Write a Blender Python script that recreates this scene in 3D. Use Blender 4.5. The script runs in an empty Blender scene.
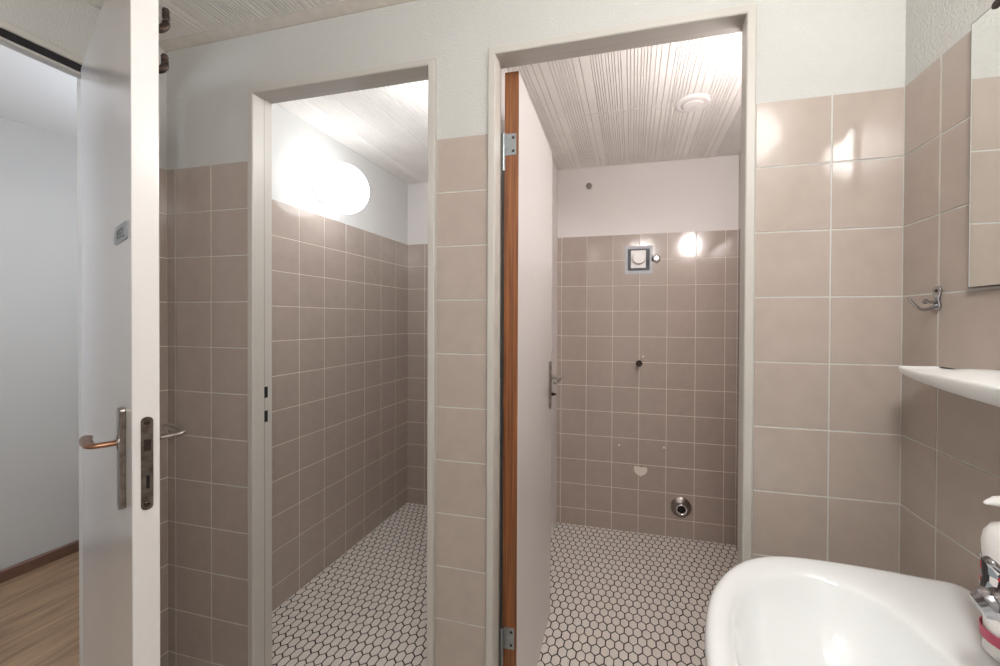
import bpy, bmesh, math, random
from mathutils import Vector, Matrix
random.seed(7)
sc = bpy.context.scene
C = sc.collection
PI = math.pi

# ------------------------------------------------------------------ camera
cd = bpy.data.cameras.new('camera'); cam = bpy.data.objects.new('camera', cd); C.objects.link(cam)
yaw, pitch, roll = .2384, -.0078, .0047
cy_, sy_ = math.cos(yaw), math.sin(yaw)
cp_, sp_ = math.cos(pitch), math.sin(pitch)
cr_, sr_ = math.cos(roll), math.sin(roll)
r0 = Vector((cy_, sy_, 0)); f0 = Vector((-sy_, cy_, 0)); z0 = Vector((0, 0, 1))
fw = cp_*f0 + sp_*z0; u0 = -sp_*f0 + cp_*z0
rr = cr_*r0 + sr_*u0; uu = -sr_*r0 + cr_*u0
M = Matrix((rr, uu, -fw)).transposed().to_4x4()
M.translation = (-.5735, -1.0310, 1.265)
cam.matrix_world = M
cd.sensor_width = 36; cd.lens = 395.8016/1000*36
cd.shift_x = -.0364; cd.shift_y = -.00989
cd.clip_start = .02
sc.camera = cam

# ------------------------------------------------------------------ world, exposure
w = bpy.data.worlds.new('world'); sc.world = w; w.use_nodes = True
w.node_tree.nodes['Background'].inputs[0].default_value = (.75, .82, .9, 1)
w.node_tree.nodes['Background'].inputs[1].default_value = .4
sc.view_settings.view_transform = 'Standard'; sc.view_settings.look = 'None'
sc.view_settings.gamma = 1; sc.view_settings.use_curve_mapping = False
sc.view_settings.exposure = 0.12
sc.cycles.use_denoising = True
sc.cycles.max_bounces = 14; sc.cycles.diffuse_bounces = 8; sc.cycles.glossy_bounces = 6
sc.cycles.sample_clamp_indirect = 6

# lamp strengths (emission of the glass globes) and the colour of their light
GLOBE_BOOTH = 4.6
GLOBE_SHOWER = 43.0
GLOBE_ROOM = 11.0
ROOM_FILL = 72.0  # added washroom fill globe on the ceiling, out of view
HALL_FILL = 32.0  # both added hallway fill globes, mounted on the wall
BOOTH_FILL = 85.0  # added fill globe hidden inside the left cubicle

# ------------------------------------------------------------------ materials
def lin(c):
    return tuple((v/255/12.92 if v/255 <= .04045 else ((v/255+.055)/1.055)**2.4) for v in c) + (1,)
def mat(name, rgb, rough=.5, metal=0, noise=0, nscale=8, bump=0, bscale=200, coat=0, detail=4, bdist=.001):
    m = bpy.data.materials.new(name); m.use_nodes = True
    nt = m.node_tree; b = nt.nodes['Principled BSDF']
    b.inputs['Base Color'].default_value = lin(rgb); b.inputs['Roughness'].default_value = rough
    b.inputs['Metallic'].default_value = metal
    if coat: b.inputs['Coat Weight'].default_value = coat; b.inputs['Coat Roughness'].default_value = .05
    tc = nt.nodes.new('ShaderNodeTexCoord')
    if noise:
        n = nt.nodes.new('ShaderNodeTexNoise'); n.inputs['Scale'].default_value = nscale; n.inputs['Detail'].default_value = detail
        nt.links.new(tc.outputs['Object'], n.inputs['Vector'])
        r = nt.nodes.new('ShaderNodeMapRange'); r.inputs[1].default_value = .3; r.inputs[2].default_value = .7
        r.inputs[3].default_value = 1-noise; r.inputs[4].default_value = 1+noise
        nt.links.new(n.outputs[0], r.inputs[0])
        h = nt.nodes.new('ShaderNodeHueSaturation'); h.inputs['Color'].default_value = lin(rgb)
        nt.links.new(r.outputs[0], h.inputs['Value']); nt.links.new(h.outputs[0], b.inputs['Base Color'])
    if bump:
        n2 = nt.nodes.new('ShaderNodeTexNoise'); n2.inputs['Scale'].default_value = bscale; n2.inputs['Detail'].default_value = 3
        nt.links.new(tc.outputs['Object'], n2.inputs['Vector'])
        bp = nt.nodes.new('ShaderNodeBump'); bp.inputs['Strength'].default_value = bump; bp.inputs['Distance'].default_value = bdist
        nt.links.new(n2.outputs[0], bp.inputs['Height']); nt.links.new(bp.outputs[0], b.inputs['Normal'])
    return m
def emis(name, rgb, s, base=(250, 250, 248)):
    m = mat(name, base, .3); b = m.node_tree.nodes['Principled BSDF']
    b.inputs['Emission Color'].default_value = lin(rgb); b.inputs['Emission Strength'].default_value = s
    return m
M_plaster = mat('rough_plaster', (191, 190, 186), .9, noise=.02, nscale=3, bump=.9, bscale=170, bdist=.0032)
M_booth = mat('booth_plaster', (220, 220, 218), .9, noise=.02, nscale=3, bump=.9, bscale=170, bdist=.0032)
M_smooth = mat('smooth_plaster', (222, 218, 216), .85, noise=.02, nscale=3, bump=.15, bscale=60, bdist=.001)
M_hallceil = mat('hall_ceiling_paint', (238, 236, 232), .9)
M_hall = mat('hall_plaster', (192, 189, 183), .9, noise=.015, nscale=2, bump=.2, bscale=90, bdist=.001)
def tile_mat(name, rgb):
    m = mat(name, rgb, .11, noise=.035, nscale=22, bump=.3, bscale=9, bdist=.0015)
    nt = m.node_tree; b = nt.nodes['Principled BSDF']; b.inputs['Specular IOR Level'].default_value = .55
    return m
M_tile = tile_mat('taupe_tile', (171, 158, 149))
M_grout = mat('tile_grout', (222, 214, 206), .9, noise=.05, nscale=40)
M_hex = mat('hexagon_tile', (226, 219, 212), .45, noise=.05, nscale=30)
M_hexgrout = mat('hexagon_grout', (62, 54, 50), .9, noise=.25, nscale=9)
M_ceil = mat('ceiling_panel', (238, 235, 231), .85, noise=.04, nscale=5, bump=.1, bscale=150)
M_caulk = mat('ceiling_caulk', (205, 198, 189), .8, noise=.05, nscale=30, bump=.5, bscale=60, bdist=.002)
M_frame = mat('painted_steel_frame', (186, 182, 175), .38, noise=.015, nscale=6)
M_gasket = mat('gasket', (70, 64, 58), .7)
M_black = mat('black_rubber', (16, 14, 16), .6)
M_door = mat('painted_door', (216, 213, 211), .2, noise=.012, nscale=4)
M_steel = mat('worn_steel', (150, 142, 136), .32, 1, noise=.25, nscale=60, bump=.1, bscale=300)
M_bronze = mat('worn_bronze', (150, 112, 88), .35, 1, noise=.2, nscale=50)
M_oldplate = mat('tarnished_plate', (118, 108, 102), .45, 1, noise=.35, nscale=70, bump=.2, bscale=250)
M_chrome = mat('chrome', (222, 222, 224), .07, 1)
M_hookchrome = mat('tap_chrome', (176, 176, 180), .1, 1)
M_zinc = mat('zinc_hinge', (160, 166, 168), .35, 1, noise=.1, nscale=60)
M_dark = mat('dark_hole', (14, 12, 11), .8)
M_darkbronze = mat('dark_bronze', (66, 54, 48), .4, .8)
M_ceramic = mat('white_ceramic', (236, 238, 238), .08, coat=.6)
M_plastic = mat('white_plastic', (234, 232, 230), .35)
M_mirror = mat('mirror_glass', (236, 237, 235), .01, 1)
M_baseboard = mat('brown_baseboard', (104, 76, 62), .5, noise=.12, nscale=30)

def wood_edge():
    m = bpy.data.materials.new('orange_wood_edge'); m.use_nodes = True
    nt = m.node_tree; b = nt.nodes['Principled BSDF']; b.inputs['Roughness'].default_value = .45
    tc = nt.nodes.new('ShaderNodeTexCoord'); mp = nt.nodes.new('ShaderNodeMapping'); mp.inputs['Scale'].default_value = (40, 90, 2.2)
    n = nt.nodes.new('ShaderNodeTexNoise'); n.inputs['Scale'].default_value = 1.6; n.inputs['Detail'].default_value = 6
    cr = nt.nodes.new('ShaderNodeValToRGB')
    cr.color_ramp.elements[0].position = .3; cr.color_ramp.elements[0].color = lin((90, 50, 28))
    cr.color_ramp.elements[1].position = .7; cr.color_ramp.elements[1].color = lin((148, 92, 50))
    nt.links.new(tc.outputs['Object'], mp.inputs[0]); nt.links.new(mp.outputs[0], n.inputs['Vector'])
    nt.links.new(n.outputs[0], cr.inputs[0]); nt.links.new(cr.outputs[0], b.inputs['Base Color'])
    return m
M_woodedge = wood_edge()

def oak_floor():
    m = bpy.data.materials.new('oak_floor'); m.use_nodes = True
    nt = m.node_tree; L = nt.links; b = nt.nodes['Principled BSDF']; b.inputs['Roughness'].default_value = .42
    tc = nt.nodes.new('ShaderNodeTexCoord'); mp = nt.nodes.new('ShaderNodeMapping'); mp.inputs['Scale'].default_value = (5.2, .8, 1)
    mp.inputs['Rotation'].default_value = (0, 0, .12)
    n = nt.nodes.new('ShaderNodeTexNoise'); n.inputs['Scale'].default_value = 1.5; n.inputs['Detail'].default_value = 2; n.inputs['Distortion'].default_value = .5
    L.new(tc.outputs['Object'], mp.inputs[0]); L.new(mp.outputs[0], n.inputs['Vector'])
    mul = nt.nodes.new('ShaderNodeMath'); mul.operation = 'MULTIPLY'; mul.inputs[1].default_value = 9
    fr = nt.nodes.new('ShaderNodeMath'); fr.operation = 'PINGPONG'; fr.inputs[1].default_value = 1
    L.new(n.outputs[0], mul.inputs[0]); L.new(mul.outputs[0], fr.inputs[0])
    n2 = nt.nodes.new('ShaderNodeTexNoise'); n2.inputs['Scale'].default_value = 3; n2.inputs['Detail'].default_value = 8
    mp2 = nt.nodes.new('ShaderNodeMapping'); mp2.inputs['Scale'].default_value = (28, 1.6, 1)
    L.new(tc.outputs['Object'], mp2.inputs[0]); L.new(mp2.outputs[0], n2.inputs['Vector'])
    mx = nt.nodes.new('ShaderNodeMath'); mx.operation = 'MULTIPLY_ADD'; mx.inputs[1].default_value = .35
    L.new(fr.outputs[0], mx.inputs[0]); L.new(n2.outputs[0], mx.inputs[2])
    cr = nt.nodes.new('ShaderNodeValToRGB')
    cr.color_ramp.elements[0].position = .3; cr.color_ramp.elements[0].color = lin((112, 86, 64))
    cr.color_ramp.elements[1].position = .95; cr.color_ramp.elements[1].color = lin((168, 138, 108))
    L.new(mx.outputs[0], cr.inputs[0]); L.new(cr.outputs[0], b.inputs['Base Color'])
    return m
M_oak = oak_floor()

# ------------------------------------------------------------------ helpers
def obj(name, bm, mats, parent=None, loc=(0, 0, 0), smooth=False, sub=0, bevel=0, rot=None):
    me = bpy.data.meshes.new(name)
    bmesh.ops.recalc_face_normals(bm, faces=bm.faces) if bm.faces else None
    bm.to_mesh(me); bm.free()
    for m in (mats if isinstance(mats, (list, tuple)) else [mats]): me.materials.append(m)
    o = bpy.data.objects.new(name, me); C.objects.link(o); o.location = loc
    if rot: o.rotation_euler = rot
    if parent: o.parent = parent
    if smooth:
        for p in me.polygons: p.use_smooth = True
    if bevel:
        md = o.modifiers.new('bevel', 'BEVEL'); md.width = bevel; md.segments = 2; md.limit_method = 'ANGLE'
    if sub:
        md = o.modifiers.new('sub', 'SUBSURF'); md.levels = sub; md.render_levels = sub
    return o
def thing(name, label, cat, loc=(0, 0, 0), rot=(0, 0, 0), group=None, kind=None):
    o = bpy.data.objects.new(name, None); C.objects.link(o); o.location = loc; o.rotation_euler = rot
    o.empty_display_size = .05
    return tag(o, label, cat, group, kind)
def tag(o, label, cat, group=None, kind=None):
    o['label'] = label; o['category'] = cat
    if group: o['group'] = group
    if kind: o['kind'] = kind
    return o
def box(bm, a, b, mi=0):
    x0, y0, z0 = a; x1, y1, z1 = b
    v = [bm.verts.new(p) for p in ((x0,y0,z0),(x1,y0,z0),(x1,y1,z0),(x0,y1,z0),(x0,y0,z1),(x1,y0,z1),(x1,y1,z1),(x0,y1,z1))]
    fs = []
    for f in ((0,3,2,1),(4,5,6,7),(0,1,5,4),(1,2,6,5),(2,3,7,6),(3,0,4,7)):
        fc = bm.faces.new([v[i] for i in f]); fc.material_index = mi; fs.append(fc)
    return fs
def prism(bm, pts, a, b, axis='y', mi=0):
    """pts 2D polygon extruded from a to b along axis"""
    def P(p, t):
        return {'x': (t, p[0], p[1]), 'y': (p[0], t, p[1]), 'z': (p[0], p[1], t)}[axis]
    A = [bm.verts.new(P(p, a)) for p in pts]; B = [bm.verts.new(P(p, b)) for p in pts]
    n = len(pts)
    fs = [bm.faces.new(A[::-1]), bm.faces.new(B)]
    for i in range(n): fs.append(bm.faces.new((A[i], A[(i+1) % n], B[(i+1) % n], B[i])))
    for f in fs: f.material_index = mi
def lathe(bm, prof, o=(0, 0, 0), axis=(0, 0, 1), n=32, mi=0):
    """prof = [(r, t)], closed at r=0 ends"""
    ax = Vector(axis).normalized(); q = ax.to_track_quat('Z', 'Y'); o = Vector(o)
    rings = []
    for r, t in prof:
        if r < 1e-6: rings.append([bm.verts.new(o + q @ Vector((0, 0, t)))])
        else: rings.append([bm.verts.new(o + q @ Vector((r*math.cos(2*PI*i/n), r*math.sin(2*PI*i/n), t))) for i in range(n)])
    for a, b in zip(rings, rings[1:]):
        for i in range(n):
            j = (i+1) % n
            vs = [a[i % len(a)], a[j % len(a)], b[j % len(b)], b[i % len(b)]]
            u = []
            for v in vs:
                if v not in u: u.append(v)
            if len(u) >= 3:
                bm.faces.new(u).material_index = mi
def tube(bm, pts, rad, n=14, mi=0, flat=1.0):
    """tube along points; rad number or list; flat = squash of the second axis; ends capped"""
    P = [Vector(p) for p in pts]; R = rad if isinstance(rad, (list, tuple)) else [rad]*len(P)
    up = Vector((0, 0, 1)); rings = []
    for i, p in enumerate(P):
        t = (P[min(i+1, len(P)-1)] - P[max(i-1, 0)]).normalized()
        a = t.cross(up)
        if a.length < 1e-3: a = t.cross(Vector((1, 0, 0)))
        a.normalize(); b = a.cross(t).normalized()
        rings.append([bm.verts.new(p + R[i]*(a*math.cos(2*PI*k/n) + flat*b*math.sin(2*PI*k/n))) for k in range(n)])
    for A, B in zip(rings, rings[1:]):
        for k in range(n): bm.faces.new((A[k], A[(k+1) % n], B[(k+1) % n], B[k])).material_index = mi
    bm.faces.new(rings[0][::-1]).material_index = mi; bm.faces.new(rings[-1]).material_index = mi
def rrect(x0, z0, x1, z1, r, n=5):
    pts = []
    for cx, cz, a in ((x1-r, z1-r, 0), (x0+r, z1-r, 90), (x0+r, z0+r, 180), (x1-r, z0+r, 270)):
        for i in range(n+1):
            t = math.radians(a + 90*i/n); pts.append((cx+r*math.cos(t), cz+r*math.sin(t)))
    return pts
def smoothpath(pts, k=6):
    P = [Vector(p) for p in pts]; out = []
    for i in range(len(P)-1):
        p0, p1, p2, p3 = P[max(i-1, 0)], P[i], P[i+1], P[min(i+2, len(P)-1)]
        for j in range(k):
            t = j/k
            out.append(.5*((2*p1) + (p2-p0)*t + (2*p0-5*p1+4*p2-p3)*t*t + (3*p1-p0-3*p2+p3)*t**3))
    out.append(P[-1]); return out

# wall as a slab with holes; axis 'x': runs along x at y0..y1 ; axis 'y': runs along y at x0..x1
def wall(name, axis, t0, t1, u0, u1, z0, z1, holes, m, label):
    us = sorted(set([u0, u1] + [h[0] for h in holes] + [h[1] for h in holes]))
    zs = sorted(set([z0, z1] + [h[2] for h in holes] + [h[3] for h in holes]))
    bm = bmesh.new(); V = {}
    def vert(t, u, z):
        k = (t, u, z)
        if k not in V: V[k] = bm.verts.new((u, t, z) if axis == 'x' else (t, u, z))
        return V[k]
    def solid(i, j):
        if not (0 <= i < len(us)-1 and 0 <= j < len(zs)-1): return False
        cu, cz = (us[i]+us[i+1])/2, (zs[j]+zs[j+1])/2
        return not any(h[0] < cu < h[1] and h[2] < cz < h[3] for h in holes)
    for i in range(len(us)-1):
        for j in range(len(zs)-1):
            if not solid(i, j): continue
            a, b, c, d = us[i], us[i+1], zs[j], zs[j+1]
            for t in (t0, t1): bm.faces.new([vert(t, a, c), vert(t, b, c), vert(t, b, d), vert(t, a, d)])
            for (di, dj, e) in ((-1, 0, ((a, c), (a, d))), (1, 0, ((b, c), (b, d))), (0, -1, ((a, c), (b, c))), (0, 1, ((a, d), (b, d)))):
                if not solid(i+di, j+dj):
                    (p, q), (r, s) = e
                    bm.faces.new([vert(t0, p, q), vert(t1, p, q), vert(t1, r, s), vert(t0, r, s)])
    return tag(obj(name, bm, m), label, 'wall', kind='structure')

ZT = 1.7767; TP = .152
VL = [0] + [ZT - TP*k for k in range(11, -1, -1)]
def tiles(parent, P, ul, rects, vl=VL, grout=.0027, th=.0038, bev=.0011):
    """P(u, v, w) -> point; ul grout lines along u; rects (u0,u1,v0,v1) where tiles are laid"""
    bm = bmesh.new()
    def ring(u0, u1, v0, v1, w, dz=(0, 0)):
        return [bm.verts.new(P(u, v, w + dz[0]*(u-(u0+u1)/2) + dz[1]*(v-(v0+v1)/2))) for u, v in ((u0, v0), (u1, v0), (u1, v1), (u0, v1))]
    for (a, b, c, d) in rects:
        f = bm.faces.new(ring(a, b, c, d, th*.72)); f.material_index = 1
        # thin grout edge so the sheet has a side
        A = ring(a, b, c, d, 0); B = list(f.verts)
        for i in range(4):
            g = bm.faces.new((A[i], A[(i+1) % 4], B[(i+1) % 4], B[i])); g.material_index = 1
        for i in range(len(ul)-1):
            for j in range(len(vl)-1):
                u0, u1 = ul[i]+grout/2, ul[i+1]-grout/2; v0, v1 = vl[j]+grout/2, vl[j+1]-grout/2
                u0, u1, v0, v1 = max(u0, a), min(u1, b), max(v0, c), min(v1, d)
                if vl[j+1] == d: v1 = d
                if u1-u0 < .004 or v1-v0 < .004: continue
                t = (random.gauss(0, .0012), random.gauss(0, .0012)) if u1-u0 > .1 else (0, 0)
                R0 = ring(u0, u1, v0, v1, th*.5)
                R1 = ring(u0+.0003, u1-.0003, v0+.0003, v1-.0003, th-bev*.55, t)
                R2 = ring(u0+bev, u1-bev, v0+bev, v1-bev, th, t)
                for X, Y in ((R0, R1), (R1, R2)):
                    for k in range(4): bm.faces.new((X[k], X[(k+1) % 4], Y[(k+1) % 4], Y[k]))
                bm.faces.new(R2)
    return obj('wall_tiles', bm, [M_tile, M_grout], parent)

def steps(a, b, first, pitch):
    """grout lines between a and b passing through 'first'"""
    k0 = math.floor((a-first)/pitch); out = [a]
    k = k0
    while first+k*pitch < b:
        if first+k*pitch > a+.003: out.append(first+k*pitch)
        k += 1
    return out+[b]

# ------------------------------------------------------------------ room shell
H = 2.195
XL = -2.1425          # left wall of the washroom
YB = -2.45            # wall behind the camera
SX0, SX1, SY0, SY1 = -1.031, 0.0, .06, 1.3986     # shower room
BX0, BX1, BY1 = -2.0793, -1.095, 1.4058           # left cubicle
FL = (-1.776, -1.118, 2.004)                      # left frame outer (x0,x1,z1)
FR = (-.960, -.298, 2.004)
ED0, ED1, EDZ = -.167, -.975, 2.020                # entrance frame outer, along y
cut = .008
wf = wall('wall_front', 'x', 0, .06, XL-.1, 0, 0, H+.03,
          [(FL[0]+cut, FL[1]-cut, 0, FL[2]-cut), (FR[0]+cut, FR[1]-cut, 0, FR[2]-cut)], M_plaster,
          'off-white plastered front wall, tiled up to head height, with two doorways')
G = .003
tiles(wf, lambda u, v, w: (u, -w+G, v), [-2.1425, -2.1037, -1.9446, -1.7905, -1.70], [(XL+.0002, FL[0]-.0005, 0, ZT)])
tiles(wf, lambda u, v, w: (u, -w+G, v), [-1.1185, -.9626], [(FL[1]+.0005, FR[0]-.0005, 0, ZT)])
tiles(wf, lambda u, v, w: (u, -w+G, v), [-.45, -.2951, -.1381, 0], [(FR[1]+.0005, -.0002, 0, ZT)])
G = 0
tiles(wf, lambda u, v, w: (u, .06+w, v), steps(BX0, FL[0]+.002, BX0, .1535), [(BX0+.0002, FL[0]+.004, 0, ZT)])
tiles(wf, lambda u, v, w: (u, .06+w, v), steps(FR[1]-.002, SX1, FR[1]-.002, .1535), [(FR[1]-.004, SX1-.0002, 0, ZT)])

wr = wall('wall_right', 'y', 0, .1, YB-.1, SY1+.1, 0, H+.03, [], M_plaster, 'right wall, rough white plaster above taupe tiles, behind the washbasin')
tiles(wr, lambda u, v, w: (-w+.003, u, v), steps(-1.75, -.0002, -.1058, .1535), [(-1.75, -.0002, 0, ZT)])
tiles(wr, lambda u, v, w: (-w+.003, u, v), steps(.0602, SY1-.0002, .07, .1535), [(.0602, SY1-.0002, 0, ZT)])
wl = wall('wall_left', 'y', XL-.07, XL, YB-.1, 0, 0, H+.03, [(ED1+cut, ED0-cut, 0, EDZ-cut)], M_plaster,
          'left wall of the washroom with the open entrance')
tiles(wl, lambda u, v, w: (XL+w, u, v), steps(ED0+.003, -.0002, -.06, .1535), [(ED0+.003, -.0002, 0, ZT)])
wall('wall_back', 'x', YB-.1, YB, XL-.1, 0, 0, H+.03, [], M_booth, 'plain plaster wall of the washroom behind the viewer')
wsb = wall('wall_shower_back', 'x', SY1, SY1+.1, SX0-.064, 0, 0, H+.03, [], M_smooth, 'far wall of the right cubicle, smooth plaster over taupe tiles')
tiles(wsb, lambda u, v, w: (u, SY1-w, v), steps(SX0, SX1, -1.0031, .1562), [(SX0+.0002, SX1-.004, 0, ZT)])
wbb = wall('wall_booth_back', 'x', BY1, BY1+.093, BX0-.1, SX0-.064, 0, H+.03, [], M_smooth, 'far wall of the left cubicle, plaster over taupe tiles')
tiles(wbb, lambda u, v, w: (u, BY1-w, v), steps(BX0, BX1, -1.946, .1535), [(BX0+.004, BX1-.0002, 0, ZT)])
wbl = wall('wall_booth_left', 'y', BX0-.1, BX0, .06, BY1, 0, H+.03, [], M_booth, 'long left wall of the left cubicle carrying the lit globe lamp')
tiles(wbl, lambda u, v, w: (BX0+w, u, v), steps(.06, BY1, 1.2615, .1535), [(.0602, BY1-.0002, 0, ZT)])
wp = wall('wall_partition', 'y', BX1, SX0, .06, SY1, 0, H+.03, [], M_smooth, 'partition wall between the two cubicles')
tiles(wp, lambda u, v, w: (BX1-w, u, v), steps(.0602, SY1, .09, .1535), [(.0602, SY1-.0002, 0, ZT)])

# hallway
HX = -3.5; HH = 2.222
wall('wall_hallway_far', 'y', HX-.1, HX, -3, 2.6, 0, HH+.05, [], M_hall, 'plain white hallway wall with a brown baseboard')
wall('wall_hallway_near', 'y', XL-.1002, XL-.0702, -3, 2.6, 0, HH+.05, [(ED1+cut, ED0-cut, 0, EDZ-cut)], M_hall, 'hallway side of the entrance wall')
wall('wall_hallway_end', 'x', 2.6, 2.7, HX-.1, XL-.07, 0, HH+.05, [], M_hall, 'far end wall of the hallway')
wall('wall_hallway_rear', 'x', -3.1, -3, HX-.1, XL-.07, 0, HH+.05, [], M_hall, 'rear end wall of the hallway')
def slab(name, x0, y0, x1, y1, z0, z1, m, label, cat):
    bm = bmesh.new(); box(bm, (x0, y0, z0), (x1, y1, z1))
    return tag(obj(name, bm, m), label, cat, kind='structure')
slab('floor_hallway', HX-.1, -3.1, XL-.055, 2.7, -.08, 0, M_oak, 'brown oak plank floor of the hallway', 'floor')
slab('ceiling_hallway', HX-.1, -3.1, XL-.07, 2.7, HH, HH+.08, M_hallceil, 'white hallway ceiling', 'ceiling')
bm = bmesh.new(); prism(bm, [(HX, 0), (HX+.014, 0), (HX+.014, .052), (HX+.009, .058), (HX, .058)], -3, 2.6, 'y')
tag(obj('baseboard_hallway', bm, M_baseboard), 'brown wooden baseboard along the hallway wall', 'baseboard', kind='structure')
bm = bmesh.new()
lathe(bm, [(0, 0), (.004, 0), (.0035, .004), (0, .005)], (HX, .07, 1.62), (1, 0, 0), 10)
tag(obj('wall_nail', bm, M_black), 'tiny dark nail in the white hallway wall', 'nail')

# hexagon mosaic floors: grout slab with every tile raised a little
def hexfloor(name, x0, y0, x1, y1, ox, oy, label, a=.035, row=.0412):
    bm = bmesh.new(); box(bm, (x0, y0, -.08), (x1, y1, -.0006), 1)
    g = .0035; hw = a/2-g/2; sl = .0142*hw/(a/2)
    top = (row+.0142)/2 - g*.6; side = top - sl
    j0 = math.floor((y0-oy)/row)-1; j1 = math.ceil((y1-oy)/row)+1
    for j in range(j0, j1):
        cyy = oy + j*row; off = a/2 if j % 2 else 0
        i0 = math.floor((x0-ox-off)/a)-1; i1 = math.ceil((x1-ox-off)/a)+1
        for i in range(i0, i1):
            cxx = ox+off+i*a + random.gauss(0, .0003); cc = cyy + random.gauss(0, .0003)
            if not (x0-.5*a < cxx < x1+.5*a and y0-row*.5 < cc < y1+row*.5): continue
            def ring(s, z):
                pts = []
                for dx, dy in ((0, top), (-hw, side), (-hw, -side), (0, -top), (hw, -side), (hw, side)):
                    px = min(max(cxx+dx*s, x0+.0005), x1-.0005); py = min(max(cc+dy*s, y0+.0005), y1-.0005)
                    pts.append((px, py, z))
                return pts
            A = [bm.verts.new(p) for p in ring(1, -.0012)]; B = [bm.verts.new(p) for p in ring(.93, 0)]
            for k in range(6): bm.faces.new((A[k], A[(k+1) % 6], B[(k+1) % 6], B[k]))
            bm.faces.new(B)
    return tag(obj(name, bm, [M_hex, M_hexgrout]), label, 'floor', kind='structure')
hexfloor('floor_shower', SX0, SY0+.004, SX1, SY1, -.896, .533, 'light hexagon mosaic floor with dark grout in the right cubicle')
hexfloor('floor_booth', BX0, SY0+.004, BX1, BY1, -1.923, .243, 'light hexagon mosaic floor with dark grout in the left cubicle', a=.0352, row=.0412)
hexfloor('floor', XL-.055, YB, 0, SY0+.004, -.896, .533-.0412*14, 'light hexagon mosaic floor of the washroom')

# ceilings of grooved panels: every groove cut into the profile, running along y
def grooves(x0, x1, seed, pitch=.6, phase=0):
    rnd = random.Random(seed); pat = []; x = 0
    while x < pitch:
        for _ in range(rnd.randint(6, 11)):
            pat.append((x, rnd.choice((.0022, .0027, .0034)))); x += rnd.uniform(.0090, .0140)
        for _ in range(rnd.randint(2, 4)):
            pat.append((x, rnd.choice((.003, .004)))); x += rnd.uniform(.013, .027)
        if rnd.random() < .5: x += rnd.uniform(.01, .02)
    pat = [p for p in pat if p[0] < pitch-.006]
    out = []; n0 = math.floor((x0-phase)/pitch)
    for n in range(n0, n0+8):
        for (g, wd) in pat:
            gx = phase+n*pitch+g
            if x0+.006 < gx and gx+wd < x1-.006: out.append((gx, wd))
    return out
def ceiling(name, x0, y0, x1, y1, seed, label, seams=(), z=H, depth=.005, phase=0):
    bm = bmesh.new(); gs = grooves(x0, x1, seed, phase=phase)
    prof = [(x0, z+.03), (x0, z)]
    for g, wd in gs:
        prof += [(g, z), (g+wd*.15, z+depth), (g+wd*.85, z+depth), (g+wd, z)]
    prof += [(x1, z), (x1, z+.03)]
    ys = [y0] + sorted(seams) + [y1]
    for k in range(len(ys)-1):
        a = ys[k] + (.0012 if k else 0); b = ys[k+1] - (.0012 if k < len(ys)-2 else 0)
        A = [bm.verts.new((x, a, zz)) for x, zz in prof]; B = [bm.verts.new((x, b, zz)) for x, zz in prof]
        for i in range(len(prof)-1): bm.faces.new((A[i], A[i+1], B[i+1], B[i]))
        bm.faces.new(A); bm.faces.new(B[::-1])
        bm.faces.new((A[0], B[0], B[-1], A[-1]))
    return tag(obj(name, bm, M_ceil), label, 'ceiling', kind='structure')
ceiling('ceiling_shower', SX0+.003, SY0, SX1, SY1-.004, 3, 'white grooved panel ceiling of the right cubicle', seams=(.77,))
ceiling('ceiling_booth', BX0+.001, SY0, BX1, BY1-.004, 3, 'white grooved panel ceiling of the left cubicle', seams=(.9,), depth=.0035)
ceiling('ceiling', XL, YB, 0, 0, 11, 'grooved beige white panel ceiling of the washroom', seams=(-.62, -1.24, -1.86), depth=.008)
slab('ceiling_slab', XL-.1, YB-.1, .1, SY1+.1, H+.031, H+.1, M_smooth, 'concrete slab above the panel ceilings', 'ceiling')
bm = bmesh.new()
prism(bm, [(0, H-.012), (-.004, H-.012), (-.03, H-.002), (-.034, H), (0, H)], XL, 0, 'x')
tag(obj('trim_4', bm, M_caulk), 'uneven painted caulk strip along the ceiling above the front wall', 'trim', kind='structure')

# ------------------------------------------------------------------ steel door frames
def frame(name, label, loc, rotz, W, Hh, depth=.062):
    """local x along the wall, y into the wall, z up; origin at the outer lower corner, room face y=0"""
    root = thing(name, label, 'door frame', loc, (0, 0, rotz), kind='structure')
    prof = [(0, 0), (0, -.0125), (.0025, -.015), (.0185, -.015), (.021, -.0125), (.021, .026), (.013, .026), (.013, depth), (.0085, depth), (.0085, 0)]
    def sweep(prof, m, nm):
        bm = bmesh.new(); R = []
        for f in (lambda p: (p, 0.0), lambda p: (p, Hh-p), lambda p: (W-p, Hh-p), lambda p: (W-p, 0.0)):
            ring = []
            for p, y in prof:
                x, z = f(p); ring.append(bm.verts.new((x, y, z)))
            R.append(ring)
        n = len(prof)
        for a, b in zip(R, R[1:]):
            for i in range(n): bm.faces.new((a[i], a[(i+1) % n], b[(i+1) % n], b[i]))
        bm.faces.new(R[0][::-1]); bm.faces.new(R[-1])
        return obj(nm, bm, m, root)
    sweep(prof, M_frame, 'frame_profile')
    sweep([(.0134, .0262), (.0195, .0262), (.0195, .0285), (.0134, .0285)], M_gasket, 'seal')
    return root
f1 = frame('trim_1', 'white painted steel door frame of the left cubicle', (FL[0], 0, 0), 0, FL[1]-FL[0], FL[2])
f2 = frame('trim_2', 'white painted steel door frame of the right cubicle', (FR[0], 0, 0), 0, FR[1]-FR[0], FR[2])
for z0, z1 in ((1.001, 1.038), (.920, .958)):
    bm = bmesh.new(); box(bm, (.0128, .0325, z0), (.0136, .046, z1))
    obj('strike_hole', bm, M_dark, f1)
f3 = frame('trim_3', 'white painted steel frame of the entrance with a black seal', (XL, ED0, 0), -PI/2, ED0-ED1, EDZ, depth=.072)
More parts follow.
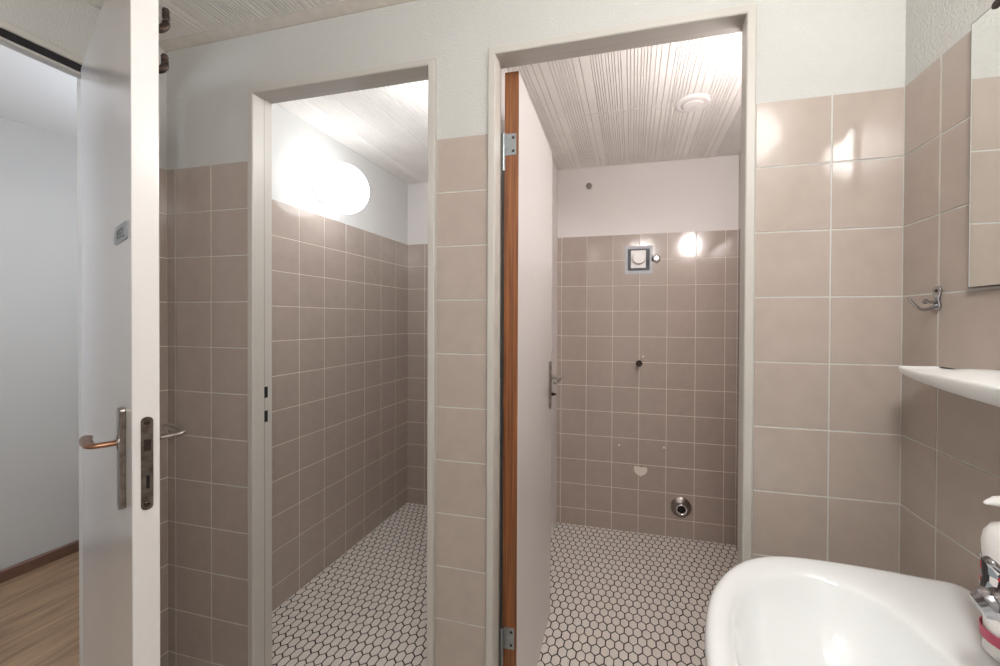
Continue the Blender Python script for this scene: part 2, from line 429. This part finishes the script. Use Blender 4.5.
# frame local y must point into the wall (towards -x): rotate -90 gives local x -> -y, local y -> +x, so mirror y
f3.scale = (1, -1, 1)
bm = bmesh.new(); box(bm, (.02, -.010, EDZ-.0425), (ED0-ED1-.02, .012, EDZ-.0212))
obj('head_seal', bm, M_black, f3)
bm = bmesh.new(); box(bm, (.02, -.008, EDZ-.050), (ED0-ED1-.02, .022, EDZ-.0427))
obj('head_stop', bm, M_frame, f3)

# ------------------------------------------------------------------ door handles
def lever(root, x, z, y0, side, toward=-1, m=M_steel, L=.12, out=.048, r=.0085):
    """side -1: sticks out to -y from y0; +1: to +y. Part handle > lever"""
    s = side
    bm = bmesh.new()
    prism(bm, rrect(x-.014, z-.129, x+.014, z+.067, .009), y0, y0+s*.009, 'y')
    bp = obj('back_plate', bm, M_steel, root, bevel=.0015)
    bm = bmesh.new()
    P = smoothpath([(x, y0+s*.006, z), (x, y0+s*(out-.012), z), (x+toward*.010, y0+s*out, z), (x+toward*.06, y0+s*(out+.001), z), (x+toward*L, y0+s*(out-.004), z-.003)], 6)
    n = len(P); rad = [r*(1.0 if i < n*.4 else 1.0+.12*(i-n*.4)/(n*.6)) for i in range(n)]
    tube(bm, P, rad, 16, flat=.62)
    obj('lever', bm, m, bp, smooth=True, bevel=0)
    bm = bmesh.new(); lathe(bm, [(0, 0), (.013, 0), (.013, .003), (.010, .005), (0, .005)], (x, y0+s*.007, z), (0, s, 0), 20)
    obj('collar', bm, M_steel, bp, smooth=False)
    for dz in (.052, -.125):
        bm = bmesh.new(); lathe(bm, [(0, 0), (.004, 0), (.003, .0015), (0, .0018)], (x, y0+s*.007, z+dz), (0, s, 0), 10)
        obj('screw', bm, M_darkbronze, bp)
    return bp

def hinge(root, z, y, h=.062):
    """old lift-off hinge on the x=0 edge, knuckle at y=y"""
    bm = bmesh.new(); prism(bm, rrect(.007, z-h/2, y-.004, z+h/2, .002, 3), -.0022, 0, 'x')
    hp = obj('hinge', bm, M_zinc, root)
    bm = bmesh.new()
    lathe(bm, [(0, -h*.5-.045), (.0045, -h*.5-.045), (.0045, -.001), (.0055, -.001), (.0055, h*.5), (0, h*.5)], (-.006, y+.001, z), (0, 0, 1), 14)
    obj('hinge_pin', bm, M_zinc, hp, smooth=False)
    bm = bmesh.new(); box(bm, (-.0012, y-.006, z-h/2), (-.0022, y+.001, z+h/2)); obj('hinge_leaf', bm, M_zinc, hp)
    for dz in (-.019, .019):
        bm = bmesh.new(); lathe(bm, [(0, 0), (.0042, 0), (.0025, .001), (0, .0004)], (-.0022, .016, z+dz), (-1, 0, 0), 12)
        obj('hinge_screw', bm, M_darkbronze, hp)

# entrance door leaf (open into the washroom)
HL = Vector((-2.13, -.225)); LD = Vector((.923, -.384)).normalized(); LW, LT, LZ = .719, .038, 1.985
d1 = thing('door_1', 'open white entrance door at the left, its latch edge facing the viewer', 'door', (HL.x, HL.y, 0), (0, 0, math.atan2(LD.y, LD.x)), kind='structure')
bm = bmesh.new(); box(bm, (0, 0, .008), (LW, LT, LZ))
obj('door_leaf', bm, M_door, d1, bevel=.0018)
lever(d1, .650, 1.026, 0, -1, m=M_bronze, L=.105, out=.044)
lever(d1, .650, 1.022, LT, 1, L=.12)
bm = bmesh.new(); prism(bm, rrect(.0115, .905, .0285, 1.08, .008, 6), LW-.0004, LW+.0014, 'x')
lp = obj('lock_plate', bm, M_oldplate, d1)
bm = bmesh.new(); prism(bm, [(.0155, 1.017), (.0245, 1.017), (.0245, 1.039), (.0155, 1.039)], LW+.001, LW+.008, 'x'); obj('latch_bolt', bm, M_darkbronze, lp, bevel=.001)
bm = bmesh.new(); prism(bm, rrect(.0185, .945, .0235, .970, .002, 3), LW+.0012, LW+.0018, 'x'); obj('bolt_slot', bm, M_dark, lp)
for z in (.916, 1.069):
    bm = bmesh.new(); lathe(bm, [(0, 0), (.0045, 0), (.003, .001), (0, .0006)], (LW+.0014, .020, z), (1, 0, 0), 12); obj('lock_screw', bm, M_darkbronze, lp)
def leafpt(s, n, z):
    N = Vector((-LD.y, LD.x)); p = HL + s*LD + n*N; return (p.x, p.y, z)
ang = math.atan2(LD.y, LD.x)
# small grey sign on the hallway side of the leaf
sg = thing('door_sign', 'small square grey sign on the hallway face of the entrance door', 'sign', leafpt(.62, -.0002, 1.432), (0, 0, ang))
bm = bmesh.new(); prism(bm, rrect(-.062, -.017, .070, .017, .003), -.0018, 0, 'y')
obj('sign_plate', bm, mat('grey_sign', (150, 156, 160), .4), sg)
bm = bmesh.new()
for a, b, c, d in ((-.03, .005, .02, .008), (-.03, -.009, -.022, .005), (-.014, -.002, .002, .001), (-.014, -.009, .008, -.006), (.012, -.009, .018, .001), (.028, -.004, .036, .008), (.026, -.010, .042, -.007)):
    prism(bm, [(a, b), (c, b), (c, d), (a, d)], -.0024, -.0018, 'y')
obj('sign_mark', bm, mat('dark_sign_mark', (88, 92, 98), .5), sg)
# coat hooks on the room side of the leaf
def coat_hook(x, z, label, s=1):
    t = thing('coat_hook', label, 'hook', leafpt(x, LT, z), (0, 0, ang), group='coat hooks on the entrance door')
    bm = bmesh.new(); prism(bm, rrect(-.012, -.03*s, .012, .03*s, .008), .0003, .004, 'y'); obj('hook_plate', bm, M_darkbronze, t, bevel=.001)
    bm = bmesh.new(); P = smoothpath([(0, .003, .0), (0, .020, -.022*s), (0, .036, -.010*s), (0, .037, .016*s)], 6); tube(bm, P, [.010-.004*i/len(P) for i in range(len(P))], 10)
    lathe(bm, [(0, -.007), (.005, -.005), (.007, 0), (.005, .005), (0, .007)], (0, .037, .020*s), (0, 0, 1), 12)
    obj('prong', bm, M_darkbronze, t, smooth=True)
    return t
coat_hook(.575, 1.915, 'dark metal coat hook near the top of the entrance door, the upper of two', 1.1)
coat_hook(.565, 1.825, 'dark metal coat hook near the top of the entrance door, the lower of two', .8)

# shower cubicle door leaf (open inwards, hinge edge facing the viewer)
SP = Vector((-.8955, .068)); SD = Vector((-.0165, .572)).normalized()
d2 = thing('door_2', 'open white cubicle door with an orange wooden hinge edge in the right doorway', 'door', (SP.x, SP.y, 0), (0, 0, math.atan2(SD.y, SD.x)), kind='structure')
bm = bmesh.new(); fs = box(bm, (0, 0, .006), (.572, .042, 1.981))
for f in fs:
    c = f.calc_center_median()
    if c.x < .001: f.material_index = 1
obj('door_leaf', bm, [M_door, M_woodedge], d2)
hb = lever(d2, .524, 1.024, 0, -1, L=.11, out=.045, r=.0075)
lever(d2, .524, 1.024, .042, 1, L=.11, out=.045, r=.0075)
bm = bmesh.new(); lathe(bm, [(0, 0), (.007, 0), (.007, .012), (.004, .014), (.004, .022), (0, .022)], (.524, -.007, .955), (0, -1, 0), 14); obj('turn_knob', bm, M_darkbronze, hb)
hinge(d2, 1.772, .042); hinge(d2, .336, .042)

# ------------------------------------------------------------------ lamps
def globe(label, loc, ax, strength, col=(255, 250, 240), r=.12, group=None):
    """opal glass globe on a short base; ax = outward axis from the wall or ceiling"""
    t = thing('wall_lamp', label, 'lamp', loc)
    A = Vector(ax)
    bm = bmesh.new(); k = r/.12
    lathe(bm, [(0, 0), (.055*k, 0), (.058*k, .004), (.058*k, .022), (.05*k, .028), (0, .028)], (0, 0, 0), A, 36); obj('lamp_base', bm, M_plastic, t, smooth=False)
    bm = bmesh.new(); prof = []
    for i in range(25):
        a = PI*(.12 + .88*i/24); prof.append((r*math.sin(a), .022 + r*.95 - r*.92*math.cos(a)))
    prof[-1] = (0, prof[-1][1]); prof = [(0, prof[0][1])] + prof
    lathe(bm, prof, (0, 0, 0), A, 48)
    obj('lamp_globe', bm, emis('lit_opal_glass', col, strength), t, smooth=True)
    return t
globe('glowing white globe lamp on the left cubicle wall below the ceiling', (BX0, .625, 1.90), (1, 0, 0), GLOBE_BOOTH, (250, 252, 255))
globe('white globe lamp on the right side wall of the right cubicle', (0, .27, 1.90), (-1, 0, 0), GLOBE_SHOWER, (255, 247, 247), r=.09)
globe('white globe lamp on the right wall above the mirror', (0, -.72, 2.0), (-1, 0, 0), GLOBE_ROOM, (255, 254, 252), r=.1)
globe('added unseen ceiling globe above the viewer, fill light for the washroom', (-.47, -1.13, H), (0, 0, -1), ROOM_FILL, (255, 254, 252), r=.115)  # made-up fixture, evens out the light on the front wall
globe('added unseen fill globe on the hallway wall near the entrance', (XL-.1003, -1.3, 1.75), (-1, 0, 0), HALL_FILL, (228, 238, 255), r=.14)  # made-up fixture, brightens the hallway wall and ceiling
globe('added unseen fill globe on the hallway wall farther along', (XL-.1003, .55, 1.75), (-1, 0, 0), HALL_FILL*.7, (228, 238, 255), r=.14)  # second made-up hallway fixture, hidden, lifts the hallway ceiling

globe('added small fill globe, unseen on the right side wall of the left cubicle', (BX1-.004, .36, 2.0), (-1, 0, 0), BOOTH_FILL, (250, 252, 255), r=.05)  # invented fixture, hidden beside the doorway to brighten the cubicle tiles

# ------------------------------------------------------------------ mirror
mr = thing('wall_mirror', 'rectangular frameless mirror on the right wall above the porcelain shelf', 'mirror', (0, -.190, 1.325))
MW, MH = .54, .451
bm = bmesh.new(); box(bm, (-.0105, -MW, 0), (-.0085, 0, MH)); obj('mirror_glass', bm, M_mirror, mr)
bm = bmesh.new(); box(bm, (-.0098, -MW-.002, -.001), (-.0012, .0016, MH+.0016)); obj('mirror_backing', bm, M_black, mr)
for y, z, s in ((-.085, -.004, 1), (-.49, -.004, 1), (-.062, MH+.004, -1), (-.513, MH+.004, -1)):
    bm = bmesh.new(); prism(bm, rrect(y-.02, min(z, z+s*.012), y+.02, max(z, z+s*.012), .005), -.0135, -.0012, 'x'); obj('mirror_clip', bm, M_darkbronze if s < 0 else M_zinc, mr, bevel=.001)

# ------------------------------------------------------------------ porcelain shelf
def half_outline(pts, k=8):
    P = smoothpath([(p[0], p[1], 0) for p in pts], k); return [(p.x, p.y) for p in P]
bm = bmesh.new()
hp = half_outline([(0, .350), (-.04, .352), (-.064, .347), (-.076, .325), (-.088, .25), (-.097, .13), (-.100, .0)], 6)
outl = hp + [(x, -y) for x, y in hp[-2::-1]]
rings = []
for s, dz in ((.80, -.030), (.92, -.027), (.98, -.018), (.995, -.008), (1, -.002), (.992, .002), (.97, .002), (.94, -.001), (.8, -.001), (.6, -.001), (.4, -.001), (.2, -.001), (.03, .0)):
    rings.append([bm.verts.new((-.0012 + x*s, y*(1-(1-s)*.12), dz*((.4+.6*(1-(y/.352)**2)) if dz < -.003 else 1) + (.018*max(0, 1-(y/.352)**2)**.6*(1+max(x*s, -.1)/.1)**1.5 if dz > -.003 else 0))) for x, y in outl])
for a, b in zip(rings, rings[1:]):
    for i in range(len(outl)-1): bm.faces.new((a[i], a[i+1], b[i+1], b[i]))
bm.faces.new(rings[0]); bm.faces.new(rings[-1][::-1])
for a, b in zip(rings, rings[1:]): bm.faces.new((a[0], b[0], b[-1], a[-1]))
tag(obj('porcelain_shelf', bm, mat('matt_porcelain', (232, 232, 230), .38), loc=(0, -.46, 1.1765), smooth=True), 'white porcelain shelf on the right wall under the mirror', 'shelf')

# ------------------------------------------------------------------ robe hook
hk = thing('towel_hook', 'small chrome hook on the tiles left of the mirror', 'hook', (-.0012, -.108, 1.311))
bm = bmesh.new(); pts = []
for a in range(0, 181, 20): pts.append((.0105*math.cos(math.radians(a)), .013+.0105*math.sin(math.radians(a))))
pts += [(-.005, -.002)]
for a in range(180, 361, 20): pts.append((.0085*math.cos(math.radians(a)), -.015+.0085*math.sin(math.radians(a))))
pts += [(.005, -.002)]
prism(bm, pts, -.0045, 0, 'x'); obj('hook_plate', bm, M_hookchrome, hk, bevel=.001)
for y, z in ((0, .014),):
    bm = bmesh.new(); lathe(bm, [(0, 0), (.0035, 0), (.0025, .0012), (0, .0012)], (-.0045, y, z), (-1, 0, 0), 12); obj('screw', bm, M_darkbronze, hk)
bm = bmesh.new(); P = smoothpath([(-.003, -.0, -.013), (-.018, -.003, -.021), (-.034, -.010, -.022), (-.050, -.018, -.013), (-.062, -.024, -.001)], 6)
tube(bm, P, [.0034-.0010*i/len(P) for i in range(len(P))], 12)
obj('prong', bm, M_hookchrome, hk, smooth=True)
bm = bmesh.new(); lathe(bm, [(0, 0), (.003, 0), (.003, .010), (.0048, .012), (.0048, .017), (0, .019)], (-.004, .004, -.008), (-1, .1, .1), 14); obj('peg', bm, M_hookchrome, hk, smooth=False)

# ------------------------------------------------------------------ washbasin
wb = thing('washbasin', 'white ceramic washbasin with chrome tap on the right wall', 'sink', (0, -.46, .006))
CX = -.27
def radial(pts):
    P = half_outline(pts, 10); poly = P + [(x, -y) for x, y in P[-2::-1]]
    def f(th):
        d = (math.cos(th), math.sin(th)); best = 0
        for (ax, ay), (bx, by) in zip(poly, poly[1:]+poly[:1]):
            ex, ey = bx-ax, by-ay; den = d[0]*ey - d[1]*ex
            if abs(den) < 1e-9: continue
            t = ((ax-CX)*ey - ay*ex)/den; u = ((ax-CX)*d[1] - ay*d[0])/den
            if t > 0 and -1e-6 <= u <= 1+1e-6: best = max(best, t)
        return best
    return f
fo = radial([(-.005, .279), (-.06, .283), (-.13, .293), (-.219, .299), (-.289, .295), (-.345, .274), (-.394, .231), (-.434, .168), (-.455, .11), (-.468, .05), (-.474, .0)])
fi = radial([(-.138, 0), (-.144, .09), (-.157, .161), (-.185, .212), (-.249, .242), (-.32, .226), (-.382, .178), (-.419, .096), (-.434, .0)])
N = 128; bm = bmesh.new(); rings = []
TH = [2*PI*i/N for i in range(N)]
RO = [fo(t) for t in TH]; RI = [fi(t) for t in TH]
def bring(fr, z):
    out = []
    for t, o, i in zip(TH, RO, RI):
        r = fr(o, i); x = CX + r*math.cos(t); y = r*math.sin(t)
        zz = z(t, x) if callable(z) else z
        out.append(bm.verts.new((min(x, -.0012), y, zz)))
    rings.append(out)
for fr, z in ((lambda o, i: .10*i, .615), (lambda o, i: .5*i, .622), (lambda o, i: .85*i, .655), (lambda o, i: .3*i+.6*o, .705), (lambda o, i: .965*o, .748),
              (lambda o, i: .99*o, .765), (lambda o, i: o, .785), (lambda o, i: .998*o, .795), (lambda o, i: o-.006, .8015), (lambda o, i: o-.014, .804),
              (lambda o, i: .7*(o-.014)+.3*i, .8035), (lambda o, i: .35*(o-.014)+.65*i, .801), (lambda o, i: .1*o+.9*i, .7975), (lambda o, i: i, .793), (lambda o, i: i*.985, .786), (lambda o, i: .95*i, .768),
              (lambda o, i: .88*i, .74), (lambda o, i: .76*i, .708), (lambda o, i: .58*i, .682), (lambda o, i: .36*i, .668), (lambda o, i: .17*i, .662), (lambda o, i: .028, .659)):
    bring(fr, z)
for a, b in zip(rings, rings[1:]):
    for i in range(N): bm.faces.new((a[i], a[(i+1) % N], b[(i+1) % N], b[i]))
bm.faces.new(rings[0]); bm.faces.new(rings[-1][::-1])
obj('basin', bm, M_ceramic, wb, smooth=True, sub=1)
bm = bmesh.new(); lathe(bm, [(0, .004), (.016, .004), (.026, .005), (.030, .002), (.030, 0), (0, 0)], (CX, 0, .6595), (0, 0, 1), 32); obj('drain', bm, M_hookchrome, wb, smooth=False)
# mixer tap
bm = bmesh.new(); lathe(bm, [(0, 0), (.029, 0), (.029, .005), (.024, .010), (.023, .075), (.025, .085), (.024, .098), (.018, .104), (0, .105)], (-.072, 0, .8005), (0, 0, 1), 32)
tp = obj('faucet_body', bm, M_hookchrome, wb, loc=(0, 0, -.006), smooth=True)
bm = bmesh.new()
tube(bm, smoothpath([(-.078, 0, .862), (-.105, 0, .889), (-.130, .006, .915), (-.158, .012, .936)], 5), [.013]*5+[.014]*5+[.016]*6, 24)
obj('spout', bm, M_hookchrome, tp, smooth=True)
bm = bmesh.new(); lathe(bm, [(0, 0), (.0165, 0), (.0175, .002), (.0175, .010), (.0155, .012), (.0125, .019), (.011, .019), (0, .017)], (-.152, .011, .933), (-.72, .16, -.42), 24); obj('aerator', bm, M_hookchrome, tp, smooth=True, bevel=.001)
bm = bmesh.new(); tube(bm, smoothpath([(-.070, 0, .905), (-.095, .0, .930), (-.130, .004, .955), (-.165, .006, .985)], 5), [.012]*4+[.009]*6+[.007]*6, 16, flat=.6); obj('lever', bm, M_hookchrome, tp, smooth=True)

# ------------------------------------------------------------------ soap bottle
sb = thing('soap_bottle', 'white pump soap bottle with pink stripe beside the tap', 'soap bottle', (-.069, -.367, .8115))
rb = .034
bm = bmesh.new(); lathe(bm, [(0, 0), (.029, 0), (.033, .004), (rb-.002, .012), (rb-.0015, .06), (rb-.0005, .12), (rb+.001, .150), (rb-.001, .163), (.027, .174), (.016, .180), (.012, .182), (0, .182)], n=48); obj('bottle', bm, M_plastic, sb, smooth=True)
def band(name, z0, z1, m, r=rb+.0016, n=48):
    bm = bmesh.new(); lathe(bm, [(r-.001, z0), (r, z0), (r, z1), (r-.001, z1)], n=n); return obj(name, bm, m, sb, smooth=False)
band('pink_stripe', .022, .036, mat('pink_print', (176, 64, 92), .4))
def artmat():
    m = bpy.data.materials.new('label_print'); m.use_nodes = True; nt = m.node_tree; b = nt.nodes['Principled BSDF']; b.inputs['Roughness'].default_value = .4
    tc = nt.nodes.new('ShaderNodeTexCoord'); v = nt.nodes.new('ShaderNodeTexVoronoi'); v.inputs['Scale'].default_value = 95
    cr = nt.nodes.new('ShaderNodeValToRGB'); cr.color_ramp.interpolation = 'CONSTANT'
    e = cr.color_ramp.elements; e[0].position = 0; e[0].color = lin((28, 24, 26)); e[1].position = .3; e[1].color = lin((196, 40, 52))
    for p, c in ((.48, (150, 160, 166)), (.64, (236, 234, 232)), (.86, (40, 36, 40))):
        x = e.new(p); x.color = lin(c)
    sp = nt.nodes.new('ShaderNodeSeparateColor')
    nt.links.new(tc.outputs['Object'], v.inputs['Vector']); nt.links.new(v.outputs['Color'], sp.inputs[0]); nt.links.new(sp.outputs[0], cr.inputs[0]); nt.links.new(cr.outputs[0], b.inputs['Base Color'])
    return m
band('label_picture', .088, .128, artmat())
bm = bmesh.new()
for zz, a0, a1 in ((.074, 2.9, 3.35), (.068, 2.9, 3.25), (.062, 2.9, 3.4), (.056, 2.9, 3.2)):
    k = 8; r = rb+.0018
    for i in range(k):
        a = a0+(a1-a0)*i/k; b = a0+(a1-a0)*(i+.7)/k
        bm.faces.new([bm.verts.new(p) for p in ((r*math.cos(a), r*math.sin(a), zz), (r*math.cos(b), r*math.sin(b), zz), (r*math.cos(b), r*math.sin(b), zz+.0028), (r*math.cos(a), r*math.sin(a), zz+.0028))])
obj('label_text', bm, mat('black_print', (30, 30, 34), .5), sb)
bm = bmesh.new(); lathe(bm, [(0, .18), (.0145, .18), (.0145, .188), (.011, .190), (.006, .191), (.0055, .206), (0, .206)], n=24)
pm = obj('pump_collar', bm, M_plastic, sb, smooth=False)
bm = bmesh.new(); tube(bm, smoothpath([(.012, 0, .211), (0, 0, .212), (-.016, .002, .212), (-.028, .004, .209), (-.036, .005, .206)], 5), [.009]*4+[.011]*5+[.010]*5+[.008, .007, .006, .005, .004, .003, .002], 16, flat=.62); obj('pump_head', bm, M_plastic, pm, smooth=True)

# ------------------------------------------------------------------ fixtures on the far wall of the right cubicle
YW = SY1-.0038
fv = thing('flush_valve', 'square wall valve box with black frame and round white knob, high on the tiles', 'valve', (-.540, YW, 1.625))
bm = bmesh.new(); prism(bm, rrect(-.080, -.084, .078, .082, .008), -.0020, -.0003, 'y'); obj('plaster_surround', bm, mat('grey_plaster_patch', (188, 190, 196), .8, noise=.06, nscale=60, bump=.4, bscale=120), fv)
bm = bmesh.new(); prism(bm, rrect(-.064, -.064, .062, .064, .004), -.0045, -.0018, 'y'); obj('black_frame', bm, mat('black_frame', (34, 36, 50), .4), fv)
bm = bmesh.new(); prism(bm, rrect(-.046, -.050, .040, .054, .004), -.012, -.004, 'y'); obj('cover_plate', bm, M_plastic, fv, bevel=.002)
bm = bmesh.new(); lathe(bm, [(0, 0), (.038, 0), (.037, .022), (.033, .028), (0, .029)], (.001, -.012, .008), (0, -1, 0), 40); obj('knob', bm, M_plastic, fv, smooth=False)
bm = bmesh.new(); prism(bm, rrect(.046, -.036, .058, -.004, .002), -.008, -.004, 'y'); obj('latch_tab', bm, M_black, fv)
rs = thing('valve_rosette', 'small round chrome rosette on the tiles right of the square valve box', 'rosette', (-.441, YW, 1.627))
bm = bmesh.new(); lathe(bm, [(0, .0), (.025, 0), (.025, .004), (.018, .012), (.018, .026), (.014, .031), (0, .031)], (0, 0, 0), (0, -1, 0), 28); obj('rosette', bm, M_chrome, rs, smooth=False)
ps = thing('pipe_stub', 'short dark capped pipe sticking out of the tiled wall', 'pipe', (-.535, YW, 1.016))
bm = bmesh.new(); lathe(bm, [(0, 0), (.013, 0), (.013, .045), (.018, .045), (.018, .062), (.015, .065), (0, .065)], (0, 0, 0), (0, -1, 0), 24); obj('pipe', bm, M_darkbronze, ps, smooth=False)
def plug(x, z, r, label, m=M_plastic, grp='white wall plugs in the tiles'):
    bm = bmesh.new(); lathe(bm, [(0, .0002), (r, .0002), (r*.8, .0022), (0, .003)], (0, 0, 0), (0, -1, 0), 18)
    return tag(obj('wall_plug', bm, m, loc=(x, YW, z)), label, 'wall plug', grp)
plug(-.512, 1.052, .0055, 'tiny white wall plug just above the dark pipe stub')
plug(-.648, .515, .0055, 'tiny white wall plug low on the tiles, left one of a pair')
plug(-.390, .520, .0055, 'tiny white wall plug low on the tiles, right one of a pair')
pt = thing('plaster_patch', 'half-round white filler patch low on the tiled wall', 'patch', (-.522, YW, .372))
pts = [(-.038, .020), (-.030, .026), (-.008, .023), (.012, .025), (.034, .022), (.039, .016), (.037, -.002), (.029, -.016), (.014, -.025), (.003, -.028), (0, -.036), (-.004, -.028), (-.018, -.024), (-.031, -.012), (-.037, .002)]
bm = bmesh.new(); prism(bm, pts, -.003, -.0003, 'y'); obj('filler', bm, mat('filler', (228, 220, 212), .85, bump=.5, bscale=90, noise=.05), pt)
bm = bmesh.new(); prism(bm, [(.0, .022), (.012, .024), (.013, .027), (.002, .026)], -.0034, -.0028, 'y'); obj('filler_hole', bm, M_dark, pt)
dr = thing('drain_outlet', 'chrome drain outlet with dark opening low on the tiled wall', 'drain', (-.294, YW, .182))
bm = bmesh.new(); lathe(bm, [(.0285, .0002), (.058, .0002), (.058, .003), (.046, .012), (.034, .018), (.0285, .018), (.0285, .0002)], (0, 0, 0), (0, -1, 0), 40); obj('rosette', bm, M_steel, dr, smooth=False)
bm = bmesh.new(); lathe(bm, [(.023, .0004), (.028, .0004), (.029, .030), (.032, .034), (.029, .039), (.023, .036), (.023, .0004)], (0, 0, 0), (0, -1, 0), 32); obj('pipe_collar', bm, M_chrome, dr, smooth=True)
bm = bmesh.new(); lathe(bm, [(0, .001), (.0228, .001), (.0228, .010), (0, .008)], (0, 0, 0), (0, -1, 0), 24); obj('pipe_opening', bm, M_dark, dr)
vp = thing('wall_vent', 'small round grey vent cap on the plaster near the ceiling', 'vent', (-.837, YW, 2.083))
bm = bmesh.new(); lathe(bm, [(0, .0002), (.018, .0002), (.018, .006), (.014, .009), (.012, .005), (0, .004)], (0, 0, 0), (0, -1, 0), 28); obj('vent_cap', bm, mat('grey_cap', (140, 132, 130), .5, noise=.15, nscale=80), vp)

# ceiling valve
cv = thing('ceiling_vent', 'round white exhaust valve in the grooved ceiling of the right cubicle', 'vent', (-.330, .775, H))
bm = bmesh.new(); lathe(bm, [(0, .0), (.072, 0), (.072, .003), (.062, .008), (.050, .008), (.046, .005), (0, .005)], (0, 0, 0), (0, 0, -1), 48); obj('vent_ring', bm, M_plastic, cv, smooth=False)
bm = bmesh.new(); lathe(bm, [(0, .006), (.010, .006), (.010, .008), (.042, .009), (.043, .011), (.038, .014), (0, .016)], (0, 0, 0), (0, 0, -1), 48); obj('vent_disc', bm, M_plastic, cv, smooth=False)
bm = bmesh.new(); lathe(bm, [(0, 0), (.003, 0), (.002, .003), (0, .003)], (0, 0, 0), (1, 0, 0), 8)
tag(obj('wall_nail', bm, M_black, loc=(BX0, .50, 1.9)), 'tiny dark nail in the plaster left of the glowing globe lamp', 'nail')
